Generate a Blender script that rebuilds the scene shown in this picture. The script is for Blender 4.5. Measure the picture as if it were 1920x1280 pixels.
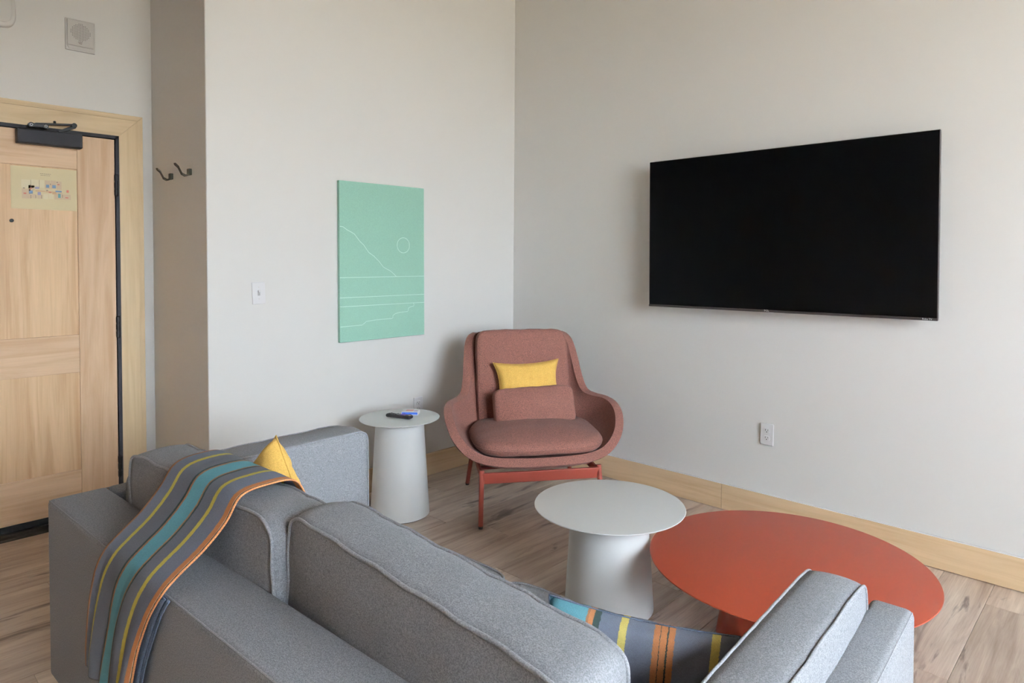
import bpy, bmesh, math, random
from mathutils import Vector, Matrix
random.seed(7)
D = bpy.data
for o in list(D.objects): D.objects.remove(o)
COL = bpy.context.scene.collection
SC = bpy.context.scene
R = math.radians

# ------------------------------------------------------------------ camera, world, light, exposure
cam_d = D.cameras.new('camera'); cam = D.objects.new('camera', cam_d); COL.objects.link(cam)
cam.location = (-3.40966, -3.30728, 1.365)
cam.rotation_euler = (R(90 - 1.3), 0, R(44.15 - 90))
cam_d.sensor_width = 36; cam_d.sensor_fit = 'HORIZONTAL'
cam_d.lens = 1240 * 36 / 1920
cam_d.shift_y = -(640 - (489.5 + 1240 * math.tan(R(1.3)))) / 1920
cam_d.clip_start = .05
SC.camera = cam
SC.view_settings.view_transform = 'Standard'
SC.view_settings.look = 'None'
SC.view_settings.gamma = 1
SC.view_settings.use_curve_mapping = False
SC.view_settings.exposure = 0.0

WIN = (-3.70, -1.10, .90, 3.00)       # window opening in the front wall: x0, x1, z0, z1
FRONT_Y, LEFT_X, CEIL = -5.9, -6.2, 3.75

world = D.worlds.new('overcast_sky'); SC.world = world; world.use_nodes = True
wn = world.node_tree; wn.nodes.clear()
wo = wn.nodes.new('ShaderNodeOutputWorld'); wb = wn.nodes.new('ShaderNodeBackground')
tc = wn.nodes.new('ShaderNodeTexCoord'); sp = wn.nodes.new('ShaderNodeSeparateXYZ'); rp = wn.nodes.new('ShaderNodeValToRGB')
wn.links.new(tc.outputs['Generated'], sp.inputs[0]); wn.links.new(sp.outputs['Z'], rp.inputs[0])
rp.color_ramp.elements[0].position = 0.0; rp.color_ramp.elements[0].color = (.045, .036, .020, 1)
rp.color_ramp.elements[1].position = 1.0; rp.color_ramp.elements[1].color = (.80, .90, 1.0, 1)
mp = wn.nodes.new('ShaderNodeMapRange'); mp.inputs[1].default_value = -.04; mp.inputs[2].default_value = .18
wn.links.new(sp.outputs['Z'], mp.inputs[0]); wn.links.new(mp.outputs[0], rp.inputs[0])
wn.links.new(rp.outputs[0], wb.inputs[0]); wb.inputs[1].default_value = 118.0
wn.links.new(wb.outputs[0], wo.inputs[0])

la = D.lights.new('window_daylight', 'AREA'); la.shape = 'RECTANGLE'
la.size = WIN[1] - WIN[0]; la.size_y = WIN[3] - WIN[2]; la.energy = 100
la.cycles.is_portal = True
lo = D.objects.new('window_daylight', la); COL.objects.link(lo)
lo.location = ((WIN[0] + WIN[1]) / 2, FRONT_Y - .12, (WIN[2] + WIN[3]) / 2); lo.rotation_euler = (R(90), 0, 0)

# ------------------------------------------------------------------ material helpers
def srgb(r, g, b):
    f = lambda c: (c / 255 / 12.92) if c / 255 <= .04045 else ((c / 255 + .055) / 1.055) ** 2.4
    return (f(r), f(g), f(b), 1)
def mat(name, col=(.8, .8, .8), rough=.5, metal=0, spec=.5):
    m = D.materials.new(name); m.use_nodes = True
    b = m.node_tree.nodes['Principled BSDF']
    b.inputs['Base Color'].default_value = (*col[:3], 1); b.inputs['Roughness'].default_value = rough
    b.inputs['Metallic'].default_value = metal; b.inputs['Specular IOR Level'].default_value = spec
    return m
def N(m, t, **kw):
    n = m.node_tree.nodes.new(t)
    for k, v in kw.items(): setattr(n, k, v)
    return n
def L(m, a, b): m.node_tree.links.new(a, b)
def bsdf(m): return m.node_tree.nodes['Principled BSDF']
def ramp(m, src, stops, interp='LINEAR'):
    r = N(m, 'ShaderNodeValToRGB'); e = r.color_ramp.elements; r.color_ramp.interpolation = interp
    while len(e) > 1: e.remove(e[-1])
    e[0].position = stops[0][0]; e[0].color = (*stops[0][1][:3], 1)
    for p, c in stops[1:]:
        x = e.new(p); x.color = (*c[:3], 1)
    L(m, src, r.inputs[0]); return r.outputs[0]
def noise(m, vec, scale, detail=3, rough=.5, dist=0):
    n = N(m, 'ShaderNodeTexNoise'); n.inputs['Scale'].default_value = scale; n.inputs['Detail'].default_value = detail
    n.inputs['Roughness'].default_value = rough; n.inputs['Distortion'].default_value = dist
    if vec is not None: L(m, vec, n.inputs['Vector'])
    return n.outputs['Fac']
def mapping(m, scale=(1, 1, 1), coord='Object', rot=(0, 0, 0), rnd=False):
    t = N(m, 'ShaderNodeTexCoord'); mp = N(m, 'ShaderNodeMapping')
    mp.inputs['Scale'].default_value = scale; mp.inputs['Rotation'].default_value = rot
    v = t.outputs[coord]
    if rnd:
        oi = N(m, 'ShaderNodeObjectInfo'); mu = N(m, 'ShaderNodeVectorMath', operation='SCALE'); mu.inputs[3].default_value = 1
        cb = N(m, 'ShaderNodeCombineXYZ'); mm = N(m, 'ShaderNodeMath', operation='MULTIPLY'); mm.inputs[1].default_value = 57.3
        L(m, oi.outputs['Random'], mm.inputs[0])
        for i in range(3): L(m, mm.outputs[0], cb.inputs[i])
        ad = N(m, 'ShaderNodeVectorMath', operation='ADD'); L(m, v, ad.inputs[0]); L(m, cb.outputs[0], ad.inputs[1]); v = ad.outputs[0]
    L(m, v, mp.inputs['Vector']); return mp.outputs[0]
def mix(m, fac, a, b, mode='MIX'):
    x = N(m, 'ShaderNodeMix', data_type='RGBA', blend_type=mode)
    if isinstance(fac, float): x.inputs[0].default_value = fac
    else: L(m, fac, x.inputs[0])
    for i, v in ((6, a), (7, b)):
        if isinstance(v, tuple): x.inputs[i].default_value = (*v[:3], 1)
        else: L(m, v, x.inputs[i])
    return x.outputs[2]
def bump(m, h, strength=.2, dist=.002):
    b = N(m, 'ShaderNodeBump'); b.inputs['Strength'].default_value = strength; b.inputs['Distance'].default_value = dist
    L(m, h, b.inputs['Height']); L(m, b.outputs[0], bsdf(m).inputs['Normal'])
def setcol(m, o): L(m, o, bsdf(m).inputs['Base Color'])

def paint(name, col, bs=.12):
    m = mat(name, col, .75, spec=.25)
    v = mapping(m); bump(m, noise(m, v, 260, 3), bs, .001); return m
M = {}
M['wall'] = paint('painted_wall', (.785, .782, .768))
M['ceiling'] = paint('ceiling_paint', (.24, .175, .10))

def wood(name, c_light, c_dark, axis='z', rough=.45, streak=1.0, rnd=True):
    m = mat(name, c_light, rough, spec=.2)
    s = {'x': (.9, 14, 14), 'y': (14, .9, 14), 'z': (14, 14, .9)}[axis]
    s2 = {'x': (6, 160, 160), 'y': (160, 6, 160), 'z': (160, 160, 6)}[axis]
    v = mapping(m, s, rnd=rnd); n1 = noise(m, v, 1.3, 5, .55, 1.2)
    v2 = mapping(m, s2, rnd=rnd); n2 = noise(m, v2, 1, 2)
    c = ramp(m, n1, [(.3, c_dark), (.55, c_light), (.75, tuple(min(1, k * 1.08) for k in c_light[:3]))])
    c = mix(m, .05 * streak, c, ramp(m, n2, [(.35, (.25, .2, .15)), (.65, (1, 1, 1))]), 'MULTIPLY')
    v3 = mapping(m, tuple(k * .25 for k in s), rnd=rnd)
    c = mix(m, .25, c, ramp(m, noise(m, v3, 1.5, 3, .5, 2.0), [(.3, (.72, .66, .60)), (.6, (1, 1, 1))]), 'MULTIPLY')
    setcol(m, c); bump(m, n2, .05, .0005); return m
MA_L, MA_D = (.66, .47, .31), (.56, .37, .225)
M['maple_v'] = wood('maple_upright', MA_L, MA_D, 'z')
M['maple_h'] = wood('maple_level', MA_L, MA_D, 'x')
M['maple_panel'] = wood('maple_panel', (.66, .46, .28), (.52, .33, .18), 'z', streak=1.6)
M['casing_v'] = wood('pale_casing_upright', (.68, .53, .34), (.60, .45, .27), 'z', streak=.5)
M['casing_h'] = wood('pale_casing_level', (.68, .53, .34), (.60, .45, .27), 'x', streak=.5)
M['base_y'] = wood('maple_baseboard_y', (.66, .49, .31), (.56, .39, .23), 'y', streak=.5)
M['base_x'] = wood('maple_baseboard_x', (.66, .49, .31), (.56, .39, .23), 'x', streak=.5)

def plank_mat():
    m = mat('greige_plank', (.4, .3, .2), .42, spec=.4)
    oi = N(m, 'ShaderNodeObjectInfo')
    v = mapping(m, (1.3, 13, 1), rnd=True); n1 = noise(m, v, 1.4, 6, .6, .7)
    v2 = mapping(m, (7, 210, 1), rnd=True); n2 = noise(m, v2, 1, 2)
    v3 = mapping(m, (1.5, 8, 1), rnd=True); n3 = noise(m, v3, 1.1, 5, .60, 1.0)
    v4 = mapping(m, (.8, 3.0, 1), rnd=True); n4 = noise(m, v4, 1.0, 3, .5, 1.0)
    c = ramp(m, n1, [(.25, (.36, .27, .215)), (.48, (.55, .45, .375)), (.72, (.70, .60, .51))])
    c = mix(m, .75, c, ramp(m, n4, [(.3, (.72, .66, .62)), (.65, (1.08, 1.08, 1.08))]), 'MULTIPLY')
    c = mix(m, .25, c, ramp(m, n2, [(.3, (.5, .42, .36)), (.62, (1, 1, 1))]), 'MULTIPLY')
    c = mix(m, ramp(m, n3, [(.605, (0, 0, 0)), (.67, (.72, .72, .72)), (.74, (.9, .9, .9))]), c, (.105, .072, .062))
    t = ramp(m, oi.outputs['Random'], [(0, (.84, .82, .80)), (1, (1.10, 1.10, 1.10))])
    c = mix(m, 1.0, c, t, 'MULTIPLY')
    setcol(m, c); bump(m, n2, .12, .0008); return m
M['plank'] = plank_mat()
M['subfloor'] = mat('dark_joint', (.05, .035, .028), .8)

def fabric(name, c1, c2, scale=420, bs=.5, rough=.9, aniso=(1, 1, 1)):
    m = mat(name, c1, rough, spec=.15)
    bsdf(m).inputs['Sheen Weight'].default_value = .05; bsdf(m).inputs['Sheen Roughness'].default_value = .5
    v = mapping(m, aniso); n = noise(m, v, scale, 2, .6); nb = noise(m, v, scale * .35, 3, .7)
    c = ramp(m, n, [(.35, c1), (.65, c2)])
    c = mix(m, .5, c, ramp(m, nb, [(.35, (.80, .80, .81)), (.65, (1.12, 1.12, 1.12))]), 'MULTIPLY')
    setcol(m, c); bump(m, n, bs, .0012); return m
M['grey'] = fabric('grey_melange_wool', (.165, .17, .185), (.30, .305, .325))
M['pipe'] = fabric('grey_piping_wool', (.20, .205, .222), (.335, .34, .36))
M['rust'] = fabric('rust_melange_wool', (.085, .042, .036), (.255, .105, .078), 380)
def add_crosshatch(m):
    pass
M['yellow'] = fabric('yellow_linen', (.58, .345, .075), (.74, .47, .13), 500, .35)
def powder(name, c, rough=.45):
    m = mat(name, c, rough, spec=.25); bump(m, noise(m, mapping(m), 900, 2), .06, .0004); return m
M['light_metal'] = powder('pale_grey_powder_coat', (.70, .715, .72), .38)
M['rust_metal'] = powder('rust_red_powder_coat', (.225, .036, .016), .42)
M['leg_metal'] = powder('red_leg_powder_coat', (.19, .036, .024), .42)
M['black'] = mat('black_metal', (.007, .007, .008), .45, spec=.2)
M['blackgrey'] = mat('dark_grey_metal', (.018, .017, .020), .5, spec=.1)
M['bronze'] = mat('dark_bronze', (.03, .028, .02), .45, .3, spec=.3)
M['rubber'] = mat('black_rubber', (.01, .01, .01), .7)
M['white'] = mat('white_plastic', (.80, .80, .82), .35)
M['white2'] = mat('offwhite_plastic', (.74, .73, .71), .45)
M['plate'] = mat('warm_grey_plastic', (.60, .585, .565), .5)
M['slot'] = mat('dark_slot', (.02, .02, .02), .6)
M['screen'] = mat('black_screen_glass', (.0015, .0015, .0018), .10, spec=.04)
M['tvframe'] = mat('tv_frame_metal', (.045, .038, .038), .35, .4)
M['mark'] = mat('white_marking', (.75, .75, .75), .5)
M['art'] = fabric('mint_canvas', (.30, .53, .42), (.33, .56, .45), 900, .15)
M['artline'] = mat('pale_mint_line', (.62, .82, .72), .7)
M['paper'] = mat('cream_paper', (.66, .57, .36), .75)
M['steel'] = mat('brushed_steel', (.55, .55, .57), .3, .9)

def striped(name, stops, twill=True):
    m = mat(name, (.3, .3, .3), .92, spec=.12)
    t = N(m, 'ShaderNodeUVMap'); s = N(m, 'ShaderNodeSeparateXYZ'); L(m, t.outputs[0], s.inputs[0])
    wv = N(m, 'ShaderNodeTexNoise'); wv.inputs['Scale'].default_value = 90; L(m, t.outputs[0], wv.inputs['Vector'])
    a = N(m, 'ShaderNodeMath', operation='MULTIPLY_ADD'); a.inputs[1].default_value = .012; L(m, wv.outputs['Fac'], a.inputs[0]); 
    a2 = N(m, 'ShaderNodeMath', operation='SUBTRACT'); a2.inputs[1].default_value = .006
    L(m, s.outputs['X'], a.inputs[2]); L(m, a.outputs[0], a2.inputs[0])
    c = ramp(m, a2.outputs[0], stops, 'CONSTANT')
    mp = N(m, 'ShaderNodeMapping'); mp.inputs['Scale'].default_value = (1, 1, 1); L(m, t.outputs[0], mp.inputs['Vector'])
    w = N(m, 'ShaderNodeTexWave', bands_direction='DIAGONAL'); w.inputs['Scale'].default_value = 95; w.inputs['Distortion'].default_value = .6
    L(m, mp.outputs[0], w.inputs['Vector'])
    c = mix(m, .55, c, ramp(m, w.outputs['Fac'], [(.2, (.62, .62, .62)), (.8, (1.15, 1.15, 1.15))]), 'MULTIPLY')
    n = noise(m, mapping(m), 500, 2)
    c = mix(m, .35, c, ramp(m, n, [(.35, (.6, .6, .6)), (.65, (1.1, 1.1, 1.1))]), 'MULTIPLY')
    setcol(m, c); bump(m, w.outputs['Fac'], .25, .0008); return m
SL = (.17, .19, .24); SD = (.135, .145, .17); TE = (.13, .33, .385); OR = (.46, .19, .08); BR = (.30, .15, .08); YE = (.50, .42, .09); GR = (.03, .05, .045); CR = (.60, .42, .28)
M['throw'] = striped('striped_throw_wool', [(0, BR), (.022, SL), (.150, YE), (.190, SD), (.375, GR), (.398, BR), (.415, TE), (.575, BR), (.59, GR), (.61, SD), (.730, YE), (.768, SL), (.925, OR), (.972, CR), (.980, GR), (.987, OR)])
M['thrownavy'] = fabric('navy_throw_back', (.045, .06, .09), (.10, .125, .17), 500, .4)
M['pillow'] = striped('striped_pillow_wool', [(0, TE), (.225, BR), (.235, OR), (.262, GR), (.30, SL), (.405, (.62, .52, .16)), (.445, SL), (.58, OR), (.610, GR), (.615, OR), (.648, GR), (.653, OR), (.685, SL), (.865, (.62, .52, .16)), (.91, SL)])  # dark band after the first orange paints in the shade of a fold

# ------------------------------------------------------------------ object helpers
def link(name, me, m, parent=None, smooth=False):
    o = D.objects.new(name, me); COL.objects.link(o)
    if m is not None and not me.materials: me.materials.append(m)
    if parent is not None: o.parent = parent
    if smooth:
        for p in me.polygons: p.use_smooth = True
    return o
def obj(name, bm, m, parent=None, smooth=False, loc=None, rot=None):
    me = D.meshes.new(name); bmesh.ops.recalc_face_normals(bm, faces=bm.faces); bm.to_mesh(me); bm.free()
    o = link(name, me, m, parent, smooth)
    if loc: o.location = loc
    if rot: o.rotation_euler = rot
    return o
def tag(o, label, cat, group=None):
    o['label'] = label; o['category'] = cat
    if group: o['group'] = group
    return o
def thing(name, label, cat, loc=(0, 0, 0), rot=(0, 0, 0), group=None):
    o = D.objects.new(name, None); COL.objects.link(o); o.location = loc; o.rotation_euler = rot
    o.empty_display_size = .1
    return tag(o, label, cat, group)
def struct(o): o['kind'] = 'structure'; return o
def box(x0, x1, y0, y1, z0, z1, bev=0, seg=2, bm=None):
    bm2 = bmesh.new()
    bmesh.ops.create_cube(bm2, size=1)
    for v in bm2.verts:
        v.co = Vector(((x0 + x1) / 2 + v.co.x * (x1 - x0), (y0 + y1) / 2 + v.co.y * (y1 - y0), (z0 + z1) / 2 + v.co.z * (z1 - z0)))
    if bev: bmesh.ops.bevel(bm2, geom=bm2.edges[:], offset=bev, segments=seg, profile=.5, affect='EDGES')
    if bm is None: return bm2
    me = D.meshes.new('t'); bm2.to_mesh(me); bm2.free(); bm.from_mesh(me); D.meshes.remove(me); return bm
def cyl(p0, p1, r0, r1=None, n=20, caps=True, bm=None):
    r1 = r0 if r1 is None else r1; bm = bm or bmesh.new()
    a, b = Vector(p0), Vector(p1); d = (b - a).normalized(); q = d.to_track_quat('Z', 'Y')
    ra, rb = [], []
    for i in range(n):
        t = 2 * math.pi * i / n; c = Vector((math.cos(t), math.sin(t), 0))
        ra.append(bm.verts.new(a + q @ (c * r0))); rb.append(bm.verts.new(b + q @ (c * r1)))
    for i in range(n): bm.faces.new((ra[i], ra[(i + 1) % n], rb[(i + 1) % n], rb[i]))
    if caps: bm.faces.new(ra[::-1]); bm.faces.new(rb)
    return bm
def tube(pts, r, n=8, closed=False, bm=None):
    bm = bm or bmesh.new(); P = [Vector(p) for p in pts]; k = len(P); rings = []; up = Vector((.13, .27, .95)).normalized()
    for i in range(k):
        a = P[(i - 1) % k] if (closed or i) else P[i]; b = P[(i + 1) % k] if (closed or i < k - 1) else P[i]
        d = (b - a).normalized(); s = d.cross(up)
        if s.length < .2: s = d.cross(Vector((1, 0, 0)))
        s.normalize(); u = s.cross(d)
        rings.append([bm.verts.new(P[i] + (s * math.cos(2 * math.pi * j / n) + u * math.sin(2 * math.pi * j / n)) * r) for j in range(n)])
    # align rings to avoid twists
    for i in range(1, k):
        best = min(range(n), key=lambda q: sum((rings[i][(j + q) % n].co - rings[i - 1][j].co).length for j in range(0, n, 2)))
        rings[i] = rings[i][best:] + rings[i][:best]
    for i in range(k - 1 + (1 if closed else 0)):
        A, B = rings[i], rings[(i + 1) % k]
        if closed and i == k - 1:
            q = min(range(n), key=lambda q: sum((B[(j + q) % n].co - A[j].co).length for j in range(n))); B = B[q:] + B[:q]
        for j in range(n): bm.faces.new((A[j], A[(j + 1) % n], B[(j + 1) % n], B[j]))
    if not closed: bm.faces.new(rings[0][::-1]); bm.faces.new(rings[-1])
    return bm
def lathe(prof, n=96, bm=None):
    bm = bm or bmesh.new(); rings = []
    for r, z in prof:
        rings.append([bm.verts.new((r * math.cos(2 * math.pi * i / n), r * math.sin(2 * math.pi * i / n), z)) for i in range(n)] if r > 1e-6 else [bm.verts.new((0, 0, z))])
    for A, B in zip(rings, rings[1:]):
        for i in range(n):
            j = (i + 1) % n
            if len(A) == 1 and len(B) == 1: continue
            if len(A) == 1: bm.faces.new((A[0], B[i], B[j]))
            elif len(B) == 1: bm.faces.new((A[i], A[j], B[0]))
            else: bm.faces.new((A[i], A[j], B[j], B[i]))
    return bm
def quadgrid(fn, nu, nv, uv=True):
    me = D.meshes.new('grid'); vs = [fn(i / nu, j / nv) for j in range(nv + 1) for i in range(nu + 1)]
    fs = [(j * (nu + 1) + i, j * (nu + 1) + i + 1, (j + 1) * (nu + 1) + i + 1, (j + 1) * (nu + 1) + i) for j in range(nv) for i in range(nu)]
    me.from_pydata([tuple(v) for v in vs], [], fs)
    if uv:
        l = me.uv_layers.new(name='UVMap'); k = 0
        for p in me.polygons:
            for li, vi in zip(p.loop_indices, p.vertices): l.data[li].uv = ((vi % (nu + 1)) / nu, (vi // (nu + 1)) / nv)
    return me
def solid(o, t, off=-1):
    s = o.modifiers.new('s', 'SOLIDIFY'); s.thickness = t; s.offset = off; return s
def subs(o, n=1):
    s = o.modifiers.new('u', 'SUBSURF'); s.levels = n; s.render_levels = n; return s
def hnoise(x, y, z, s=0):
    return (math.sin(x * 9.1 + s) * math.cos(y * 7.3 + 1.7 * s) + .6 * math.sin(y * 15.7 + z * 11 + s * 2.1) + .5 * math.cos(x * 21 - y * 13 + s)) / 2.1

# ------------------------------------------------------------------ room shell
B = .0
wall_t = .12
# floor: a slab with planks laid on it, each its own object
fl = struct(obj('floor', box(LEFT_X, 0, FRONT_Y, .9, -.05, -.0045), M['subfloor']))
PW, PL = .181, 1.22
def plank_mesh(l):
    me = D.meshes.new('plank'); bm = box(0, l, 0, PW - .0012, -.0045, 0)
    for e in [e for e in bm.edges if all(abs(v.co.z) < 1e-6 for v in e.verts)]: pass
    bmesh.ops.bevel(bm, geom=[e for e in bm.edges if all(v.co.z > -1e-6 for v in e.verts)], offset=.0012, segments=1, affect='EDGES')
    bm.to_mesh(me); bm.free(); me.materials.append(M['plank']); return me
full = plank_mesh(PL - .0012)
y = .777 - PW * 5; row = 0
ys = []; yy = -.13
while yy > FRONT_Y: yy -= PW
k = 0
while yy < .80:
    off = (k * .437 + .11 * (k % 3)) % 1.0 * PL
    x = LEFT_X - off
    while x < -.002:
        a, b = max(x, LEFT_X), min(x + PL, -.001); ya = yy
        if b - a > .03 and not (yy > 0.0 and a > -2.13):
            if yy > -.05 and b > -2.13: b = -2.134
            if b - a > .03:
                me = full if abs(b - a - PL) < 1e-4 else plank_mesh(b - a - .0012)
                o = D.objects.new('plank', me); COL.objects.link(o); o.parent = fl; o.location = (a, yy, 0)
        x += PL
    yy += PW; k += 1
# small wedge of row that runs under the back wall is clipped by the wall itself
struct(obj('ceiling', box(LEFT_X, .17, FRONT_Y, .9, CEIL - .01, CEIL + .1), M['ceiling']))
struct(obj('ceiling', box(LEFT_X + .001, -2.62, -2.60, -1.00, 2.44, CEIL - .012, .003, 1), M['wall']))  # unseen dropped soffit, added to shade the upper entry wall from the window
# right (television) wall, leaning a hair at the corner as in the room
bm = bmesh.new(); ln = .030
vs = [bm.verts.new(p) for p in [(0, FRONT_Y, -.05), (0, 0, -.05), (0 + ln * CEIL / 3.2, 0, CEIL), (0, FRONT_Y, CEIL), (.14, FRONT_Y, -.05), (.14, 0, -.05), (.17, 0, CEIL), (.14, FRONT_Y, CEIL)]]
for f in [(0, 3, 2, 1), (4, 5, 6, 7), (0, 1, 5, 4), (3, 7, 6, 2), (0, 4, 7, 3), (1, 2, 6, 5)]: bm.faces.new([vs[i] for i in f])
struct(obj('wall_right', bm, M['wall']))
struct(obj('wall_back', box(-2.133, .17, 0, .772, -.05, CEIL, .003, 1), M['wall']))
bm = box(LEFT_X, -3.30, .772, .90, -.05, CEIL); box(-2.26, -2.12, .772, .90, -.05, CEIL, bm=bm); box(-3.30, -2.26, .772, .90, 2.09, CEIL, bm=bm)
struct(obj('wall_entry', bm, M['wall']))
struct(obj('wall_left', box(LEFT_X - .12, LEFT_X, FRONT_Y, .9, -.05, CEIL), M['wall']))
bm = box(LEFT_X, WIN[0], FRONT_Y - .15, FRONT_Y, -.05, CEIL); box(WIN[1], .14, FRONT_Y - .15, FRONT_Y, -.05, CEIL, bm=bm)
box(WIN[0], WIN[1], FRONT_Y - .15, FRONT_Y, -.05, WIN[2], bm=bm); box(WIN[0], WIN[1], FRONT_Y - .15, FRONT_Y, WIN[3], CEIL, bm=bm)
struct(obj('wall_front', bm, M['wall']))
# window
bm = bmesh.new(); w = .05
for a in ((WIN[0], WIN[1], WIN[2], WIN[2] + w), (WIN[0], WIN[1], WIN[3] - w, WIN[3]), (WIN[0], WIN[0] + w, WIN[2] + w, WIN[3] - w), (WIN[1] - w, WIN[1], WIN[2] + w, WIN[3] - w), ((WIN[0] + WIN[1]) / 2 - .03, (WIN[0] + WIN[1]) / 2 + .03, WIN[2] + w, WIN[3] - w)):
    box(a[0], a[1], FRONT_Y - .09, FRONT_Y - .04, a[2], a[3], bm=bm)
wnd = struct(obj('window_1', bm, M['black']))
gl = mat('window_glass', (1, 1, 1), 0); b_ = bsdf(gl); b_.inputs['Transmission Weight'].default_value = 1; b_.inputs['IOR'].default_value = 1.0; b_.inputs['Specular IOR Level'].default_value = .3
for xa, xb in ((WIN[0] + w, (WIN[0] + WIN[1]) / 2 - .03), ((WIN[0] + WIN[1]) / 2 + .03, WIN[1] - w)):
    obj('pane', box(xa, xb, FRONT_Y - .068, FRONT_Y - .062, WIN[2] + w, WIN[3] - w), gl, wnd)
pan = D.objects.new('bounce_panels', None); COL.objects.link(pan); struct(pan)  # unseen maple panels, added in place of a kitchen for warm bounce light
for i in range(12): obj('panel', box(LEFT_X + .001, LEFT_X + .03, FRONT_Y + .02 + i * .6, FRONT_Y + .615 + i * .6, .02, 2.45, .002, 1), M['maple_panel'], pan)
struct(obj('trim_1', box(WIN[0] - .02, WIN[1] + .02, FRONT_Y - .04, FRONT_Y + .04, WIN[2] - .025, WIN[2]), M['casing_h']))

# baseboards (boards are the parts, a thin caulk bead tops the right one)
def baseboard(name, boards, m):
    e = D.objects.new(name, None); COL.objects.link(e); struct(e)
    for bb in boards: obj('board', box(*bb, .003, .141, .0015, 1), m, e)
    return e
br = baseboard('baseboard_right', [(-.016, -.0005, -1.6165, -.0165), (-.016, -.0005, FRONT_Y + .001, -1.6185)], M['base_y'])
obj('caulk_bead', box(-.013, 0, FRONT_Y + .001, -.016, .141, .1445), M['white'], br)
baseboard('baseboard_back', [(-2.120, -.0005, -.016, -.0005)], M['base_x'])

# ------------------------------------------------------------------ entry door
dr = D.objects.new('door_1', None); COL.objects.link(dr); struct(dr); dr.location = (-2.329, .745, 0)
def dbox(name, x0, x1, z0, z1, y0, y1, m, bev=.0015, parent=dr, **k):
    return obj(name, box(x0, x1, y0, y1, z0, z1, bev, 1), m, parent)
W_ = -.914
dbox('stile', -.174, 0, .05, 2.022, 0, .044, M['maple_v']); dbox('stile', W_, W_ + .174, .05, 2.022, 0, .044, M['maple_v'])
dbox('rail', W_ + .1745, -.1745, 1.845, 2.022, 0, .044, M['maple_h'])
dbox('rail', W_ + .1745, -.1745, .781, .979, 0, .044, M['maple_h'])
dbox('rail', W_ + .1745, -.1745, .05, .266, 0, .044, M['maple_h'])
p1 = dbox('panel', W_ + .17, -.17, .975, 1.85, .008, .03, M['maple_panel'], 0); p2 = dbox('panel', W_ + .17, -.17, .26, .785, .008, .03, M['maple_panel'], 0)
dbox('door_sweep', W_, 0, .018, .052, -.004, .03, M['black'], .001)
obj('peephole', cyl((-.454, -.004, 1.566), (-.454, .01, 1.566), .0085), M['black'], dr)
for z0, z1 in ((1.717, 1.836), (.947, 1.067), (.185, .302)):
    h = obj('hinge', cyl((.006, -.006, z0), (.006, -.006, z1), .009, n=12), M['black'], dr, True)
    for q in range(3):
        z = z0 + (q + .5) * (z1 - z0) / 3; obj('knuckle', cyl((.006, -.006, z - .014), (.006, -.006, z + .014), .0102, n=12), M['black'], h)
# steel frame, maple casing and outer band
df = D.objects.new('trim_2', None); COL.objects.link(df); struct(df); df.location = (-2.329, .745, 0)
# black frame around the leaf
for nm, a in (('frame_jamb', (.004, .022, 0, 2.042)), ('frame_head', (W_ - .02, .022, 2.026, 2.044)), ('frame_jamb', (W_ - .022, W_ - .004, 0, 2.026))):
    obj(nm, box(a[0], a[1], -.004, .06, a[2], a[3]), M['blackgrey'], df)
def mitred(x0, x1, z0, z1, w, y0, y1, mats, name):
    # upright right, head, upright left, with 45 degree mitres; x0<x1 are inner edges, z1 inner top
    def prism(pts, m):
        bm = bmesh.new(); A = [bm.verts.new((p[0], y0, p[1])) for p in pts]; B_ = [bm.verts.new((p[0], y1, p[1])) for p in pts]
        n = len(pts); bm.faces.new(A); bm.faces.new(B_[::-1])
        for i in range(n): bm.faces.new((A[i], A[(i + 1) % n], B_[(i + 1) % n], B_[i]))
        bmesh.ops.bevel(bm, geom=bm.edges[:], offset=.0006, segments=1, affect='EDGES')
        obj(name, bm, m, df)
    g = .0004
    prism([(x1, z0), (x1 + w, z0), (x1 + w, z1 + w - g), (x1, z1 - g)], mats[0])
    prism([(x0 - w, z0), (x0, z0), (x0, z1 - g), (x0 - w, z1 + w - g)], mats[0])
    prism([(x0, z1), (x1, z1), (x1 + w, z1 + w), (x0 - w, z1 + w)], mats[1])
mitred(W_ - .022, .022, 0, 2.044, .094, -.002, .030, (M['casing_v'], M['casing_h']), 'casing_board')
mitred(W_ - .118, .118, 0, 2.140, .025, .006, .030, (M['casing_v'], M['casing_h']), 'outer_band')
# threshold saddle
bm = bmesh.new(); pr = [(-.075, 0), (-.068, .010), (-.045, .014), (-.03, .022), (.02, .022), (.02, 0)]
A = [bm.verts.new((W_ - .02, p[0], p[1])) for p in pr]; B_ = [bm.verts.new((.02, p[0], p[1])) for p in pr]
bm.faces.new(A); bm.faces.new(B_[::-1])
for i in range(6): bm.faces.new((A[i], A[(i + 1) % 6], B_[(i + 1) % 6], B_[i]))
obj('threshold', bm, mat('black_threshold', (.012, .012, .014), .3), df)
# corridor behind is closed off
struct(obj('trim_3', box(-3.3, -2.2, .90, .93, -.05, 2.2), M['black']))

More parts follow.
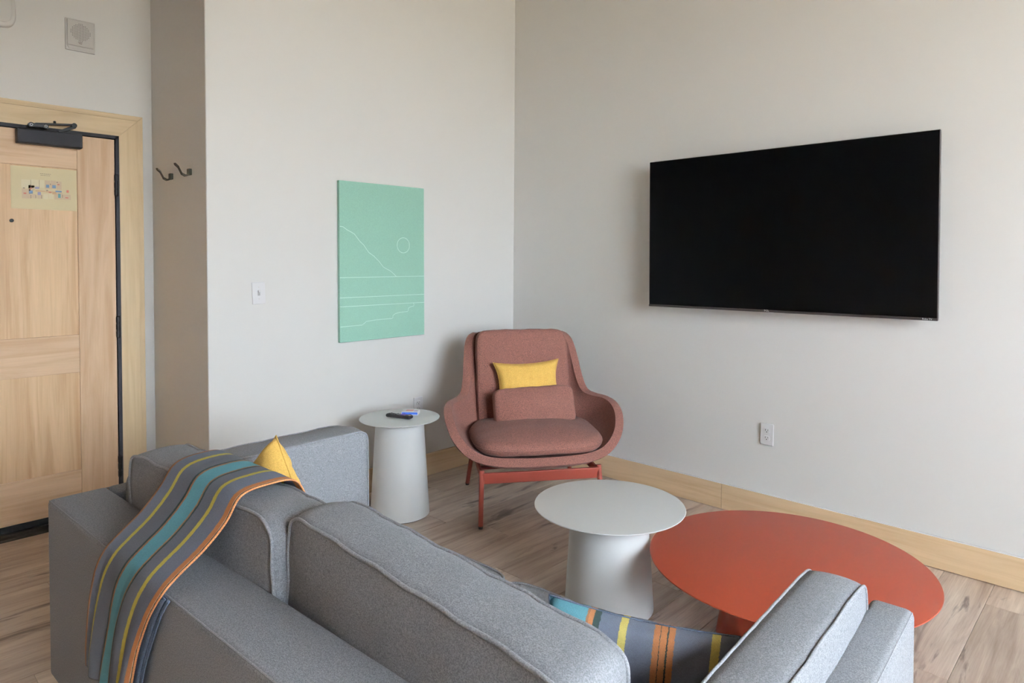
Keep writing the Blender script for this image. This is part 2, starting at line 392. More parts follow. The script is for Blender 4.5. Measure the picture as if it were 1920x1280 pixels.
# door closer
cl = thing('door_closer', 'black box door closer with folded arm at top of maple entry door', 'door closer', (-2.329, .745, 0))
bm = box(-.436, -.160, -.058, -.004, 1.948, 2.020, .004, 2); obj('closer_body', bm, M['black'], cl)
obj('cover_plate', box(-.428, -.168, -.0605, -.058, 1.953, 2.015, .001, 1), M['blackgrey'], cl)
obj('closer_arm', box(-.0, .15, -.006, .006, -.005, .005, .002), M['black'], cl, loc=(-.262, -.045, 2.020), rot=(0, R(-28), 0)).scale = (.55, 1, 1.6)
obj('closer_arm', box(-.0, .165, -.006, .006, -.005, .005, .002), M['black'], cl, loc=(-.36, -.045, 2.049), rot=(0, R(-6), 0)).scale = (1.06, 1, 1)
br_ = obj('arm_bracket', box(-.385, -.310, -.052, -.028, 2.030, 2.052, .006, 2), M['black'], cl)
for x in (-.378, -.318):
    s_ = obj('screw_head', cyl((x, -.058, 2.041), (x, -.030, 2.041), .012, n=20), M['black'], cl)
    rr = bmesh.new(); tube([(x + .0055 * math.cos(a), -.0585, 2.041 + .0055 * math.sin(a)) for a in [i * math.pi / 8 for i in range(16)]], .0014, 6, True, rr); obj('screw_ring', rr, M['steel'], s_)
obj('arm_pivot', cyl((-.195, -.055, 2.063), (-.195, -.033, 2.063), .012), M['black'], cl)
obj('pivot_stub', cyl((-.278, -.048, 2.060), (-.278, -.040, 2.072), .006), M['black'], cl)

# evacuation plan
ev = thing('evacuation_plan', 'cream floor plan sheet fixed to upper panel of maple entry door', 'sign', (-2.329, .7525, 0))
obj('sheet', box(-.455, -.176, -.002, 0, 1.627, 1.839), M['paper'], ev)
def flat(x0, x1, z0, z1, y=-.0023):
    return box(x0, x1, y - .0002, y + .0002, z0, z1)
PX = lambda px: -.455 + (px - 20) / 125 * .279     # picture columns on the sheet to its own metres
PZ = lambda px, py: 1.839 - (py - 309 - (px - 20) * .072) / 81 * .212 * (1 + 0 * px)
cols = {'tan': (.60, .47, .33), 'pale': (.70, .63, .45), 'blue': (.17, .27, .42), 'teal': (.15, .34, .38), 'red': (.55, .17, .13), 'vio': (.34, .32, .48), 'org': (.60, .40, .24), 'dk': (.18, .14, .12)}
CM = {k: mat('print_' + k, v, .8) for k, v in cols.items()}
bms = {k: bmesh.new() for k in cols}
def pr_(k, px0, py0, px1, py1, y=-.0023):
    xa, xb = PX(px0), PX(px1); za, zb = PZ((px0 + px1) / 2, py1), PZ((px0 + px1) / 2, py0)
    box(xa, xb, y - .0002, y + .0002, za, zb, bm=bms[k])
for a in [(39, 336, 56, 352), (57, 336, 72, 352), (73, 337, 82, 352), (80, 364, 89, 374), (90, 364, 99, 374)]: pr_('pale', *a)
for a in [(52, 347, 63, 357), (83, 338, 93, 354), (94, 338, 104, 354), (105, 340, 115, 356), (40, 354, 56, 372), (58, 364, 66, 372), (68, 364, 76, 373), (118, 366, 133, 376), (101, 362, 117, 375)]: pr_('tan', *a)
for a in [(64, 350, 72, 354), (85, 346, 91, 352), (69, 360, 75, 366)]: pr_('blue' if a[0] == 85 else 'vio', *a, -.0027)
for a in [(53, 357, 60, 363), (97, 347, 104, 353), (103, 358, 115, 361), (108, 364, 113, 372)]: pr_('teal' if a[0] == 108 else 'blue', *a, -.0027)
for a in [(124.5, 357, 129, 362), (54, 352, 58, 354), (43, 361, 48, 363.5), (107, 345, 111, 347), (122, 371, 128, 373), (90, 360, 95, 362)]: pr_('red', *a, -.0027)
for a in [(65, 357, 83, 359.5), (84, 359, 104, 361.5), (97, 361, 105, 365)]: pr_('org', *a, -.0025)
for a in [(42, 351.5, 45.5, 353), (105, 341, 108, 342.2), (85, 356.5, 89, 358), (93, 344, 94, 347), (56, 365, 57, 372), (65, 366, 66, 372), (76, 366, 77, 373), (116, 366, 117, 372), (72, 337, 72.4, 352), (56.3, 337, 56.7, 352)]: pr_('dk', *a, -.0027)
for k in cols: obj('printed_' + {'tan': 'rooms', 'pale': 'rooms', 'blue': 'labels', 'teal': 'labels', 'red': 'mark', 'vio': 'labels', 'org': 'corridor', 'dk': 'walls'}[k], bms[k], CM[k], ev)['kind'] = 'stuff'
def text(name, s, size, m, parent, loc, rot, ext=.0002, align='CENTER', sx=1):
    cu = D.curves.new(name, 'FONT'); cu.body = s; cu.size = size; cu.extrude = ext; cu.align_x = align; cu.align_y = 'CENTER'; cu.resolution_u = 3
    t = D.objects.new(name, cu); COL.objects.link(t); bpy.context.view_layer.update()
    me = D.meshes.new_from_object(t); D.objects.remove(t)
    o = D.objects.new(name, me); COL.objects.link(o); me.materials.clear(); me.materials.append(m); o.parent = parent
    o.location = loc; o.rotation_euler = rot; o.scale = (sx, 1, 1); return o
for j, ww in enumerate((.045, .040)):
    z = 1.8085 - j * .0075
    bm = bmesh.new(); x = -.312 - ww / 2; rr = random.Random(j + 3)
    while x < -.312 + ww / 2:
        d = rr.uniform(.004, .010); box(x, x + d, -.0026, -.0021, z - .0009, z + .0009, bm=bm); x += d + .0015
    obj('title_line', bm, CM['dk'], ev)['kind'] = 'stuff'

# ------------------------------------------------------------------ wall devices in the entry recess
sp_ = thing('wall_speaker', 'square white fire alarm speaker with round perforated grille above entry door', 'speaker', (-2.4755, .772, 2.548))
bm = box(-.067, .067, -.010, 0, -.082, .082, .003, 2); obj('back_plate', bm, M['plate'], sp_)
obj('front_cover', box(-.060, .060, -.016, -.009, -.058, .076, .003, 2), M['plate'], sp_)
bm = bmesh.new(); vs = [bm.verts.new(p) for p in [(-.060, -.016, -.059), (.060, -.016, -.059), (.052, -.012, -.076), (-.052, -.012, -.076), (-.060, -.009, -.059), (.060, -.009, -.059), (.052, -.009, -.076), (-.052, -.009, -.076)]]
for f in [(0, 1, 2, 3), (4, 7, 6, 5), (0, 4, 5, 1), (3, 2, 6, 7), (0, 3, 7, 4), (1, 5, 6, 2)]: bm.faces.new([vs[i] for i in f])
obj('lower_lip', bm, M['plate'], sp_)
bm = bmesh.new()
st = .0072
for i in range(-6, 7):
    for j in range(-6, 7):
        x, z = i * st, j * st
        if x * x + z * z < (.044) ** 2: cyl((x, -.0164, z + .016), (x, -.0155, z + .016), .0019, n=6, bm=bm)
g_ = obj('grille_holes', bm, M['slot'], sp_)
g_['kind'] = 'stuff'
for k, (s_x, zz) in enumerate(((.012, -.036), (.009, -.0425))): obj('printed_mark', box(-s_x, s_x * .6, -.0165, -.016, zz - .0014, zz + .0014), CM['dk'], sp_)
smk = thing('wall_alarm', 'rounded white alarm housing high on the wall left of the square speaker', 'alarm', (-2.82, .772, 2.60))
def rounded_slab(hx, hz, d, p=5, m=None, parent=None, name='housing', y0=0):
    bm = bmesh.new(); n = 64; rings = []
    for sc, yy in ((1, 0), (1, -d * .55), (.96, -d * .85), (.88, -d), (0, -d * 1.02)):
        if sc == 0: rings.append([bm.verts.new((0, y0 + yy, 0))]); continue
        r_ = []
        for i in range(n):
            a = 2 * math.pi * i / n; c, s = math.cos(a), math.sin(a); k = (abs(c) ** p + abs(s) ** p) ** (-1 / p)
            r_.append(bm.verts.new((hx * sc * c * k, y0 + yy, hz * sc * s * k)))
        rings.append(r_)
    for A, B_ in zip(rings, rings[1:]):
        for i in range(n):
            j = (i + 1) % n
            if len(B_) == 1: bm.faces.new((A[i], A[j], B_[0]))
            else: bm.faces.new((A[i], A[j], B_[j], B_[i]))
    return obj(name, bm, m, parent, True)
rounded_slab(.070, .088, .030, 3.2, M['white2'], smk)
rounded_slab(.052, .068, .008, 3.2, M['white2'], smk, 'inner_lens', -.028)

def coat_hook(y, lbl):
    h = thing('coat_hook', lbl, 'hook', (-2.133, y, 1.815), (0, 0, R(-90)), 'coat hooks on the recess wall')
    # local x along the wall, local -y out of the wall
    obj('hook_base', box(-.014, .014, -.016, 0, -.016, .016, .002), M['bronze'], h)
    bm = bmesh.new(); pr = [(-.010, -.012), (-.030, -.020), (-.046, -.012), (-.062, .020), (-.078, .034)]; th = .0045
    top, bot = [], []
    for i, (py_, pz_) in enumerate(pr):
        top.append([bm.verts.new((sx, py_, pz_ + th)) for sx in (-.013, .013)]); bot.append([bm.verts.new((sx, py_ + th * .6, pz_ - th)) for sx in (-.013, .013)])
    for i in range(len(pr) - 1):
        bm.faces.new((top[i][0], top[i][1], top[i + 1][1], top[i + 1][0])); bm.faces.new((bot[i][0], bot[i + 1][0], bot[i + 1][1], bot[i][1]))
        bm.faces.new((top[i][0], top[i + 1][0], bot[i + 1][0], bot[i][0])); bm.faces.new((top[i][1], bot[i][1], bot[i + 1][1], top[i + 1][1]))
    bm.faces.new((top[0][0], bot[0][0], bot[0][1], top[0][1])); bm.faces.new((top[-1][0], top[-1][1], bot[-1][1], bot[-1][0]))
    obj('prong', bm, M['bronze'], h)
coat_hook(.455, 'dark bronze coat hook on recess wall, the one nearer the entry door')
coat_hook(.195, 'dark bronze coat hook on recess wall, the one nearer the wall corner')

# ------------------------------------------------------------------ switch and outlets
def plate(name, parent): 
    return obj(name, box(-.035, .035, -.006, 0, -.057, .057, .003, 2), M['white'], parent)
sw = thing('light_switch', 'white toggle light switch on pale wall left of the green artwork', 'light switch', (-1.878, 0, 1.201), (0, R(-2.2), 0))
plate('switch_plate', sw); obj('toggle', box(-.0055, .0055, -.020, -.004, -.002, .012, .0015), M['white'], sw, rot=(R(-18), 0, 0))
obj('toggle_slot', box(-.0065, .0065, -.0065, -.0058, -.013, .013), mat('switch_slot', (.45, .45, .46), .5), sw)
for z in (.030, -.030): obj('screw', cyl((0, -.0072, z), (0, -.0055, z), .003, n=12), M['white2'], sw)
def outlet(label, loc, rot):
    o = thing('wall_outlet', label, 'outlet', loc, rot); plate('outlet_plate', o)
    for z in (.0195, -.0195):
        bm = bmesh.new(); n = 32; A, B_ = [], []
        for i in range(n):
            a = 2 * math.pi * i / n; x = .0172 * math.cos(a); zz = max(-.0125, min(.0125, .0172 * math.sin(a)))
            A.append(bm.verts.new((x, -.0055, z + zz))); B_.append(bm.verts.new((x * .96, -.0085, z + zz * .96)))
        bm.faces.new(B_)
        for i in range(n): bm.faces.new((A[i], A[(i + 1) % n], B_[(i + 1) % n], B_[i]))
        r_ = obj('receptacle', bm, M['white'], o)
        bm = bmesh.new()
        box(-.0075, -.0050, -.0088, -.0084, z - .001, z + .008, bm=bm); box(.0050, .0072, -.0088, -.0084, z + .000, z + .007, bm=bm)
        cyl((0, -.0088, z - .0065), (0, -.0084, z - .0065), .0027, n=12, bm=bm); obj('slots', bm, M['slot'], r_)
    obj('screw', cyl((0, -.0072, 0), (0, -.0055, 0), .003, n=12), M['white2'], o)
    return o
outlet('white duplex outlet on the television wall above the baseboard', (0, -1.8645, .458), (0, R(1.0), R(-90)))
outlet('white duplex outlet behind the tall side table, mostly hidden', (-.852, 0, .457), (0, 0, 0))

# ------------------------------------------------------------------ artwork
art = thing('canvas_artwork', 'mint green canvas with white line drawing of hill, sun and shore', 'artwork', (-1.418, 0, .905))
AW, AH, AD = .600, .914, .024
obj('canvas', box(0, AW, -AD, -.002, 0, AH, .002, 2), M['art'], art)
def ribbon(pts, w=.0028, closed=False):
    bm = bmesh.new(); P = [Vector((p[0], p[1])) for p in pts]; n = len(P); A, B_ = [], []
    for i in range(n):
        a = P[i - 1] if (i or closed) else P[i]; b = P[(i + 1) % n] if (i < n - 1 or closed) else P[i]
        d = (b - a).normalized(); q = Vector((-d.y, d.x)) * w / 2
        A.append(bm.verts.new((P[i].x + q.x, -AD - .0005, P[i].y + q.y))); B_.append(bm.verts.new((P[i].x - q.x, -AD - .0005, P[i].y - q.y)))
    for i in range(n - (0 if closed else 1)):
        j = (i + 1) % n; bm.faces.new((A[i], A[j], B_[j], B_[i]))
    return bm
S_ = .022
def ar(name, pts, **k): obj(name, ribbon([(p[0] + S_, p[1]) for p in pts], **k), M['artline'], art)
ar('hill_line', [(-.02, .656), (.001, .654), (.024, .639), (.074, .616), (.112, .573), (.137, .553), (.169, .512), (.208, .488), (.242, .458), (.272, .425), (.323, .401), (.348, .382), (.365, .367)])
for z in (.367, .253, .2025): ar('shore_line', [(-.0215, z), (.577, z)])
ar('shore_line', [(-.02, .089), (.123, .091), (.137, .099), (.152, .110), (.22, .115), (.331, .116), (.339, .121), (.339, .133), (.357, .144), (.389, .149), (.449, .152), (.453, .158), (.453, .171), (.469, .178), (.493, .183), (.498, .191), (.493, .201)])
ar('sun_circle', [(.418 + .046 * math.cos(a), .5565 + .046 * math.sin(a)) for a in [i * math.pi / 24 for i in range(48)]], closed=True)

# ------------------------------------------------------------------ television
P0 = Vector((-.108, -1.209, 1.105)); P1 = Vector((-.062, -2.637, 1.105)); wv = (P1 - P0); TVW = wv.length; TVH = .830
tv = thing('television', 'large black flat television mounted on the right wall', 'television', P0, (0, 0, math.atan2(wv.y, wv.x)))
# local x along the screen, local -y is towards the room after the rotation (check sign below)
s = -1
obj('screen', box(.004, TVW - .004, s * .001, s * -.004, .012, TVH - .003, .0005, 1), M['screen'], tv)
obj('bezel', box(0, TVW, s * -.001, s * -.022, 0, TVH, .002, 1), M['tvframe'], tv)
obj('bottom_bezel', box(0, TVW, s * .002, s * -.004, 0, .011, .001, 1), M['tvframe'], tv)
obj('rear_housing', box(.22, TVW - .22, s * -.022, s * -.052, .06, .55, .012, 2), M['black'], tv)
text('maker_logo', 'TCL', .0115, M['mark'], tv, (TVW * .478, s * .0024, .0075), (R(90), 0, 0), sx=1.3)
text('platform_logo', 'Roku TV', .0105, M['mark'], tv, (TVW - .040, s * .0024, .0062), (R(90), 0, 0))
obj('indicator_light', box(TVW * .482, TVW * .505, s * .0032, s * .0022, -.004, .0005, .0005), M['mark'], tv)
bk = obj('wall_bracket', box(.50, .92, s * -.052, s * -.056, .15, .45), M['black'], tv)

# ------------------------------------------------------------------ round tables
def table(name, label, loc, z, r, rb, rt, m):
    t = thing(name, label, 'table', loc); e = .006
    obj('tabletop', lathe([(0, z - .007), (r - .012, z - .007), (r - .003, z - .0055), (r, z - .003), (r - .001, z - .0005), (r - .004, z), (0, z)], 128), m, t, True)
    obj('pedestal', lathe([(0, .004), (rb - .004, .004), (rb, .006), (rb, .009), (rt, z - .0072), (0, z - .0072)], 128), m, t, True)
    obj('foot_ring', lathe([(0, 0), (rb - .008, 0), (rb - .008, .004), (0, .004)], 64), M['rubber'], t)
    for c in t.children:
        mo = c.modifiers.new('e', 'EDGE_SPLIT'); mo.split_angle = R(40)
    return t
table('side_table', 'tall narrow pale grey round side table between sofa and armchair', (-1.2833, -.3985, 0), .524, .2147, .158, .1276, M['light_metal'])
table('coffee_table', 'pale grey round table in front of the rust armchair, lower than the side table', (-1.282, -1.7766, 0), .406, .2949, .174, .150, M['light_metal'])
table('coffee_table', 'wide low rust red round coffee table by the television wall', (-1.055, -2.381, 0), .300, .474, .235, .190, M['rust_metal'])

# remote and little box on the side table
rm = thing('remote_control', 'small black remote control with purple pad on tall side table', 'remote control', (-1.2970, -.4140, .5245), (0, 0, R(-70)))
bm = box(-.078, .078, -.020, .020, .002, .020, .009, 4); obj('body', bm, mat('remote_plastic', (.014, .014, .017), .4), rm, True)
pu = mat('purple_pad', (.10, .05, .30), .5)
obj('direction_pad', box(.012, .038, -.012, .012, .0195, .0215, .003, 2), pu, rm)
obj('label_tag', box(.060, .072, -.008, .008, .0195, .0205, .0005, 1), mat('remote_tag', (.30, .25, .22), .5), rm)
for x, yv in ((-.055, -.009), (-.055, .009), (-.035, 0), (-.015, -.010), (-.015, .010), (.048, 0)):
    obj('button', cyl((x, yv, .0195), (x, yv, .0212), .0042, n=14), M['blackgrey'], rm)
bx = thing('card_box', 'small white and blue card box beside the black remote control', 'box', (-1.200, -.385, .5245), (0, 0, R(-48)))
obj('carton', box(-.046, .046, -.030, .030, 0, .020, .001, 1), mat('white_card', (.80, .80, .84), .5), bx)
blue = mat('blue_print', (.05, .14, .60), .5)
obj('printed_band', box(-.043, .043, -.0306, -.0299, .004, .016), blue, bx)
obj('printed_patch', box(-.024, .016, -.016, .016, .0199, .0206), mat('pink_print', (.72, .36, .34), .5), bx)
obj('printed_patch', box(.020, .040, -.024, .0, .0199, .0206), mat('lilac_print', (.52, .44, .70), .5), bx)
obj('label_slot', box(-.006, .010, -.0310, -.0304, -.0002, .006), M['slot'], bx)

# ------------------------------------------------------------------ cushions
def cushion_fn(w, h, t, dome=.02, gus=.006, p=14, seed=0, wob=.003, sag=0):
    """x width, y thickness, z height; returns map from cube coordinates"""
    def f(x, z, y):
        m_ = max(abs(x), abs(z)); q = 1.0
        if m_ > 1e-6: q = m_ / ((abs(x) ** p + abs(z) ** p) ** (1 / p))
        if m_ > 1e-6: q = 1 - (1 - q) * m_
        X, Z = x * q, z * q
        d = dome * (1 - abs(X) ** 2.6) * (1 - abs(Z) ** 2.6) if abs(X) < 1 and abs(Z) < 1 else 0
        yy = y * t / 2 + (d * (1 if y > 0 else -1) if abs(y) > .999 else d * y)
        g = gus * (1 - y * y) * (m_ ** 8)
        k = wob * hnoise(X * w * 2.2, yy * 3, Z * h * 2.2, seed)
        return Vector((X * (w / 2 + g) + k * .6, yy + k, Z * (h / 2 + g) + k - sag * (1 - X * X) * max(0, z)))
    return f
def cushion(name, parent, w, h, t, m, pm, loc, rot, n=26, ny=6, pr=.0048, piping=True, **kw):
    f = cushion_fn(w, h, t, **kw); bm = bmesh.new(); V = {}
    def vert(x, z, y):
        k = (round(x, 4), round(z, 4), round(y, 4))
        if k not in V: V[k] = bm.verts.new(f(x, z, y))
        return V[k]
    g = [(-1 + 2 * i / n) for i in range(n + 1)]; gy = [(-1 + 2 * i / ny) for i in range(ny + 1)]
    for y in (-1, 1):
        for i in range(n):
            for j in range(n): bm.faces.new((vert(g[i], g[j], y), vert(g[i + 1], g[j], y), vert(g[i + 1], g[j + 1], y), vert(g[i], g[j + 1], y)))
    ring = [(g[i], -1) for i in range(n)] + [(1, g[j]) for j in range(n)] + [(g[n - i], 1) for i in range(n)] + [(-1, g[n - j]) for j in range(n)]
    for i in range(len(ring)):
        a, b = ring[i], ring[(i + 1) % len(ring)]
        for j in range(ny): bm.faces.new((vert(*a, gy[j]), vert(*b, gy[j]), vert(*b, gy[j + 1]), vert(*a, gy[j + 1])))
    o = obj(name, bm, m, parent, True, loc, rot)
    if piping:
        for y in (-1, 1):
            pts = [f(a[0], a[1], y) * 1.0 for a in ring]
            pp = obj('piping', tube(pts, pr, 8, True), pm, o, True)
            subs(pp, 1)
    return o

# ------------------------------------------------------------------ sofa
sofa = thing('sofa', 'grey wool sofa with loose piped cushions, seen from behind, facing the television', 'sofa', (-2.9625, -.8994, 0), (0, 0, R(-86.9)))
G, PI_ = M['grey'], M['pipe']
SW, SDp, SH, BT, AT = 2.120, 1.005, .640, .162, .084
def sbox(name, a, bev=.012, seg=3, m=G, parent=sofa):
    o = obj(name, box(*a, bev, seg), m, parent, True); return o
sbox('back_frame', (0, SW, 0, BT, .10, SH), .014, 4)
sbox('arm', (0, AT, BT + .001, SDp, .10, SH), .014, 4)
sbox('arm', (SW - AT, SW, BT + .001, SDp, .10, SH), .016, 4)
sbox('seat_base', (AT + .001, SW - AT - .001, BT + .001, .93, .10, .222), .012)
sm = obj('seam', tube([(.012, .004, SH - .003), (SW * .5, .004, SH - .003), (SW - .012, .004, SH - .003)], .0022, 6), PI_, sofa)
obj('seam', tube([(SW - .005, .02, SH - .006), (SW - .005, SDp - .012, SH - .006)], .0022, 6), PI_, sofa)
obj('seam', tube([(.005, .02, SH - .006), (.005, SDp - .012, SH - .006)], .0022, 6), PI_, sofa)
for x, y_ in ((.06, .06), (SW - .06, .06), (.06, SDp - .07), (SW - .06, SDp - .07)):
    obj('leg', cyl((x, y_, 0), (x, y_, .10), .022, .028), M['black'], sofa, False)
# seat cushions: x width, y thickness -> lay flat by rotating 90 deg about x
sw_ = (SW - 2 * AT) / 2
for i in range(2):
    cushion('seat_cushion', sofa, sw_ - .006, .785, .155, G, PI_, (AT + sw_ * (i + .5), BT + .395, .312), (R(-90), 0, 0), dome=.010, seed=i * 2.3)
# back cushions
c1 = cushion('back_cushion', sofa, .835, .420, .150, G, PI_, (.620, .240, .578), (R(0), R(0), R(0)), dome=.020, seed=1.1, gus=.008, wob=.004)
c2 = cushion('back_cushion', sofa, .800, .410, .143, G, PI_, (1.442, .250, .582), (R(0), R(3.0), R(-2.6)), dome=.020, seed=4.2, gus=.010, wob=.004)
# arm cushions
cushion('arm_cushion', sofa, .80, .34, .150, G, PI_, (.215, .575, .546), (0, 0, R(90)), dome=.012, seed=2.7, gus=.006, pr=.0034, wob=.002)
cushion('arm_cushion', sofa, .64, .34, .105, G, PI_, (1.990, .620, .538), (0, 0, R(90)), dome=.010, seed=7.7, gus=.006, pr=.0034, wob=.0014, p=9)

# ------------------------------------------------------------------ throw pillows
def pillow(name, label, loc, rot, w, h, t, m, pinch=.07, n=30, seed=0, group=None, parent=None, cat='pillow', root=True, wob=.006, sm=None):
    bm_me = None
    def side(sg):
        def f(u, v):
            x, z = 2 * u - 1, 2 * v - 1
            X = x * (w / 2) * (1 - pinch * (1 - z * z) * abs(x) ** 2); Z = z * (h / 2) * (1 - pinch * (1 - x * x) * abs(z) ** 2)
            th = t / 2 * ((1 - x ** 4) ** .55) * ((1 - z ** 4) ** .55)
            k = wob * hnoise(x * 1.3, sg, z * 1.3, seed) * min(1, th * 40)
            return Vector((X, sg * (th + k), Z))
        return f
    me = quadgrid(side(-1), n, n); me2 = quadgrid(side(1), n, n)
    bm = bmesh.new(); bm.from_mesh(me); bm.from_mesh(me2); D.meshes.remove(me); D.meshes.remove(me2)
    bmesh.ops.remove_doubles(bm, verts=bm.verts, dist=.0004)
    t_ = thing(name, label, cat, loc, rot)
    o = obj('cover', bm, m, t_, True)
    f = side(0); b = []
    for i in range(n): b.append(f(i / n, 0))
    for i in range(n): b.append(f(1, i / n))
    for i in range(n): b.append(f(1 - i / n, 1))
    for i in range(n): b.append(f(0, 1 - i / n))
    obj('seam', tube(b, .0020, 6, True), sm or m, t_, True)
    return t_
SM = Matrix.Translation((-2.9625, -.8994, 0)) @ Matrix.Rotation(R(-86.9), 4, 'Z')
def sofa_w(u, v, z): return SM @ Vector((u, v, z))
def place(o, u, v, z, rx, ry, rz):
    o.matrix_world = SM @ Matrix.Translation((u, v, z)) @ Matrix.Rotation(R(rz), 4, 'Z') @ Matrix.Rotation(R(rx), 4, 'X') @ Matrix.Rotation(R(ry), 4, 'Y')
py = pillow('throw_pillow', 'square yellow pillow poking up at far end of sofa behind the striped throw', (0, 0, 0), (0, 0, 0), .345, .345, .12, M['yellow'], seed=3, pinch=.03)
place(py, .520, .430, .588, -12, 38, 0)
ps = pillow('throw_pillow', 'blue grey striped wool pillow in near corner of sofa seat', (0, 0, 0), (0, 0, 0), .365, .31, .12, M['pillow'], seed=5, wob=.004, sm=M['thrownavy'])
place(ps, 1.738, .518, .530, -6, 3, 22.7)

# ------------------------------------------------------------------ striped throw over the back cushion
th = thing('throw_blanket', 'slate blue wool throw with teal, yellow and orange stripes draped over sofa back', 'blanket', sofa_w(.68, 0, 0), (0, 0, R(-86.9)))
ROWS = [  # v, z, left u, right u
    (.335, .62, .55, .93), (.332, .70, .53, .925), (.328, .775, .505, .905), (.300, .815, .50, .895), (.230, .822, .505, .895), (.165, .812, .525, .90), (.125, .765, .53, .905),
    (.070, .715, .545, .905), (.020, .678, .555, .905), (-.012, .650, .553, .900), (-.020, .600, .520, .862), (-.022, .52, .490, .812), (-.024, .45, .470, .775), (-.025, .38, .455, .750), (-.026, .32, .450, .735)]
def catmull(P, t):
    n = len(P) - 1; x = max(0, min(n - 1e-6, t * n)); i = int(x); f = x - i
    a, b, c, d = P[max(i - 1, 0)], P[i], P[i + 1], P[min(i + 2, n)]
    return [.5 * (2 * b[k] + (c[k] - a[k]) * f + (2 * a[k] - 5 * b[k] + 4 * c[k] - d[k]) * f * f + (3 * b[k] - a[k] - 3 * c[k] + d[k]) * f ** 3) for k in range(len(b))]
def throw_fn(du0=0, du1=0, dz=0, off=0, seed=0, amp=.004, cut=True):
    def f(u, v):
        r = catmull(ROWS, v); hang = max(0, min(1, (v - .62) / .3))
        U = (r[2] + du0) + (r[3] + du1 - r[2] - du0) * u
        w_ = amp * (math.sin(u * 9 + v * 3 + seed) + .5 * math.sin(u * 19 - v * 6 + seed)) * (.25 + hang * 2.2)
        return Vector((U - .68 + .003 * math.sin(v * 30 + seed), r[0] - off - abs(w_) * (1 if v > .55 else 0), r[1] + (abs(w_) if v < .55 else 0) + .004))
    return f
o = link('throw_top', quadgrid(throw_fn(), 70, 110), M['throw'], th, True); solid(o, .0035, 0)
o['label'] = 'striped top layer'
me = quadgrid(throw_fn(.06, .012, 0, -.007, 1.5, .002, False), 24, 80)
# lower folded layers show as navy edges at the right of the hanging end
def layer(u0, u1, off, seed):
    def f(u, v):
        r = catmull(ROWS, .66 + .34 * v); U = r[3] + u0 + (u1 - u0) * u - .03 * (1 - v) * 0
        return Vector((U - .68, r[0] + off + .003 * math.sin(u * 8 + seed), r[1]))
    return f
D.meshes.remove(me)
for u0, u1, off, seed in ((-.20, .006, .006, 0), (-.18, .022, .012, 2.0), (-.10, .014, .009, 1)):
    o = link('folded_layer', quadgrid(layer(u0, u1, off, seed), 14, 40), M['thrownavy'], th, True); solid(o, .003, 0)

# ------------------------------------------------------------------ armchair
ch = thing('armchair', 'rust wool lounge armchair with red metal legs in the room corner', 'armchair', (-.660, -.781, 0), (0, 0, R(-36.1)))
RU = M['rust']
ST = [  # spine y,z ; rim x,y,z
    (-.365, .335, .27, -.335, .350), (-.33, .312, .37, -.305, .395), (-.24, .292, .438, -.255, .465), (-.12, .285, .468, -.175, .530), (.0, .285, .470, -.075, .565), (.10, .290, .446, .02, .578), (.19, .325, .400, .09, .582),
    (.245, .42, .362, .145, .600), (.285, .55, .342, .195, .665), (.325, .70, .330, .26, .77), (.355, .82, .318, .315, .86), (.378, .895, .296, .355, .912), (.386, .925, .262, .372, .930)]
def shell(u, v):
    a, b = 2 * u - 1, 2 * v - 1; m_ = max(abs(a), abs(b)); p = 3.2 if b < 0 else 9.0
    q = m_ / ((abs(a) ** p + abs(b) ** p) ** (1 / p)) if m_ > 1e-6 else 1
    v = (b * q + 1) / 2; s = a * q
    r = catmull(ST, v); ph = s * math.pi / 2
    e = .72
    sx = math.copysign(abs(math.sin(ph)) ** .92, s); w_ = (1 - math.cos(ph)) ** 1.05
    return Vector((r[2] * sx, r[0] + (r[3] - r[0]) * w_, r[1] + (r[4] - r[1]) * w_))
o = link('shell', quadgrid(shell, 36, 60, False), RU, ch, True); s_ = solid(o, .046, 0); s_.use_rim = True; s_.use_even_offset = False
b_ = o.modifiers.new('b', 'BEVEL'); b_.width = .020; b_.segments = 4; b_.limit_method = 'ANGLE'; b_.angle_limit = R(50)
# welt line around the outer edge of the rim
def rim_pts():
    n = 60
    P = [shell(0, 1 - i / n) for i in range(n)] + [shell(i / 36, 0) for i in range(37)] + [shell(1, i / n) for i in range(1, n + 1)]
    return P
back_pad = cushion('back_pad', ch, .545, .60, .07, RU, RU, (0, .225, .650), (R(-14.5), 0, 0), p=9, dome=.014, gus=.010, seed=2, pr=.002, n=24)
seat = cushion('seat_cushion', ch, .670, .52, .060, RU, RU, (.006, -.100, .408), (R(-88), 0, 0), p=3.4, dome=.042, gus=.020, seed=3.3, pr=.002, n=28, piping=False)
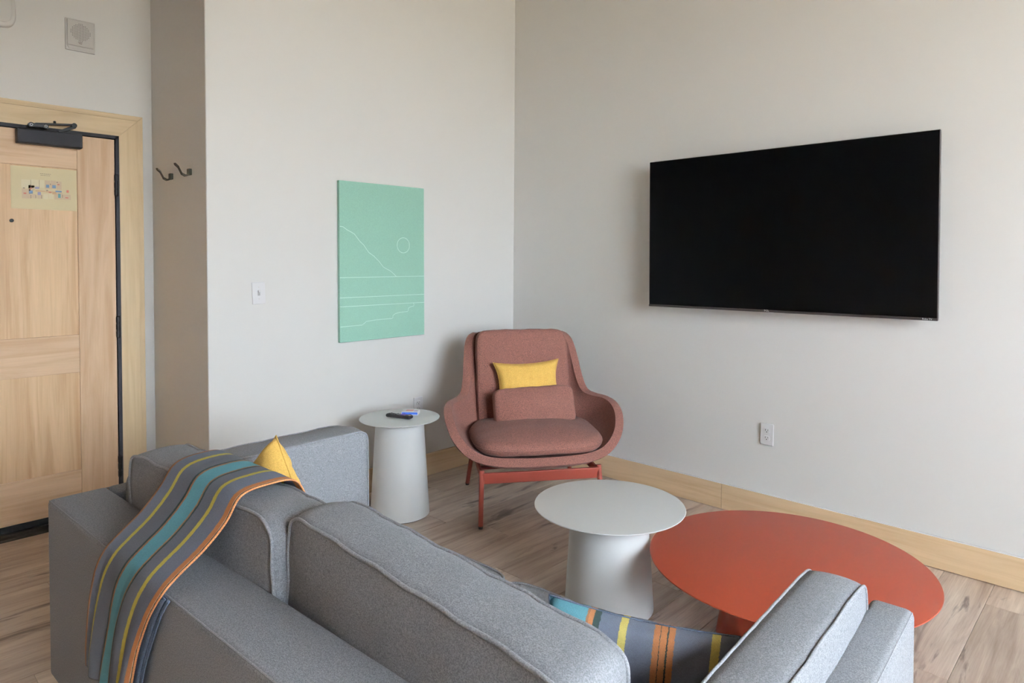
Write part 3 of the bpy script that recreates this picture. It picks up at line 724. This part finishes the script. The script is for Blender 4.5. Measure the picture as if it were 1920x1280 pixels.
# single waist seam of the seat cushion
f = cushion_fn(.670, .52, .060, p=3.4, dome=.042, gus=.021, seed=3.3); n = 28; g = [-1 + 2 * i / n for i in range(n + 1)]
ring = [(g[i], -1) for i in range(n)] + [(1, g[j]) for j in range(n)] + [(g[n - i], 1) for i in range(n)] + [(-1, g[n - j]) for j in range(n)]
obj('seam', tube([f(a[0], a[1], 0) for a in ring], .0022, 6, True), RU, seat, True)
lum = cushion('lumbar_cushion', ch, .450, .205, .070, RU, RU, (.030, .030, .534), (R(-20), R(-2), R(0)), p=7, dome=.026, gus=.012, seed=6.1, pr=.002, n=22, piping=False)
# metal base
LM = M['leg_metal']
feet = [(-.325, -.340), (.325, -.340), (-.323, .340), (.323, .340)]
for x, y_ in feet:
    sx, sy = math.copysign(1, x), math.copysign(1, y_)
    top = (x - sx * .012, y_ - sy * .045, .285) if y_ < 0 else (x - sx * .03, y_ - sy * .075, .27)
    lg = obj('leg', cyl((x - sx * .0005, y_ - sy * .002, .012), top, .0125, .0135), LM, ch, True)
    lg.modifiers.new('e', 'EDGE_SPLIT')
    obj('foot_cap', cyl((x, y_, 0), (x - sx * .0005, y_ - sy * .002, .013), .0105, .0130), M['rubber'], lg)
def bar(name, a, b, hw, hh, tilt=0):
    a, b = Vector(a), Vector(b); d = b - a; l = d.length
    o = obj(name, box(0, l, -hw, hw, -hh, hh, .003, 2), LM, ch); o.location = a; o.rotation_euler = (R(tilt), 0, math.atan2(d.y, d.x)); return o
bar('front_rail', (-.312, -.300, .245), (.312, -.300, .245), .007, .030, 12)
bar('rear_rail', (-.295, .270, .245), (.295, .270, .245), .007, .024)
bar('side_rail', (-.312, -.300, .248), (-.298, .275, .248), .007, .020)
bar('side_rail', (.312, -.300, .248), (.298, .275, .248), .007, .020)
for y_ in (-.16, .12): bar('cross_rail', (-.30, y_, .258), (.30, y_, .258), .02, .006)
# yellow lumbar pillow standing behind the chair's own lumbar cushion
yl = pillow('lumbar_pillow', 'small rectangular yellow pillow standing on the rust armchair', (0, 0, 0), (0, 0, 0), .395, .255, .10, M['yellow'], pinch=.15, seed=9)
CMx = Matrix.Translation((-.660, -.781, 0)) @ Matrix.Rotation(R(-36.1), 4, 'Z')
yl.matrix_world = CMx @ Matrix.Translation((.012, .128, .655)) @ Matrix.Rotation(R(-16), 4, 'X') @ Matrix.Rotation(R(-2), 4, 'Y')
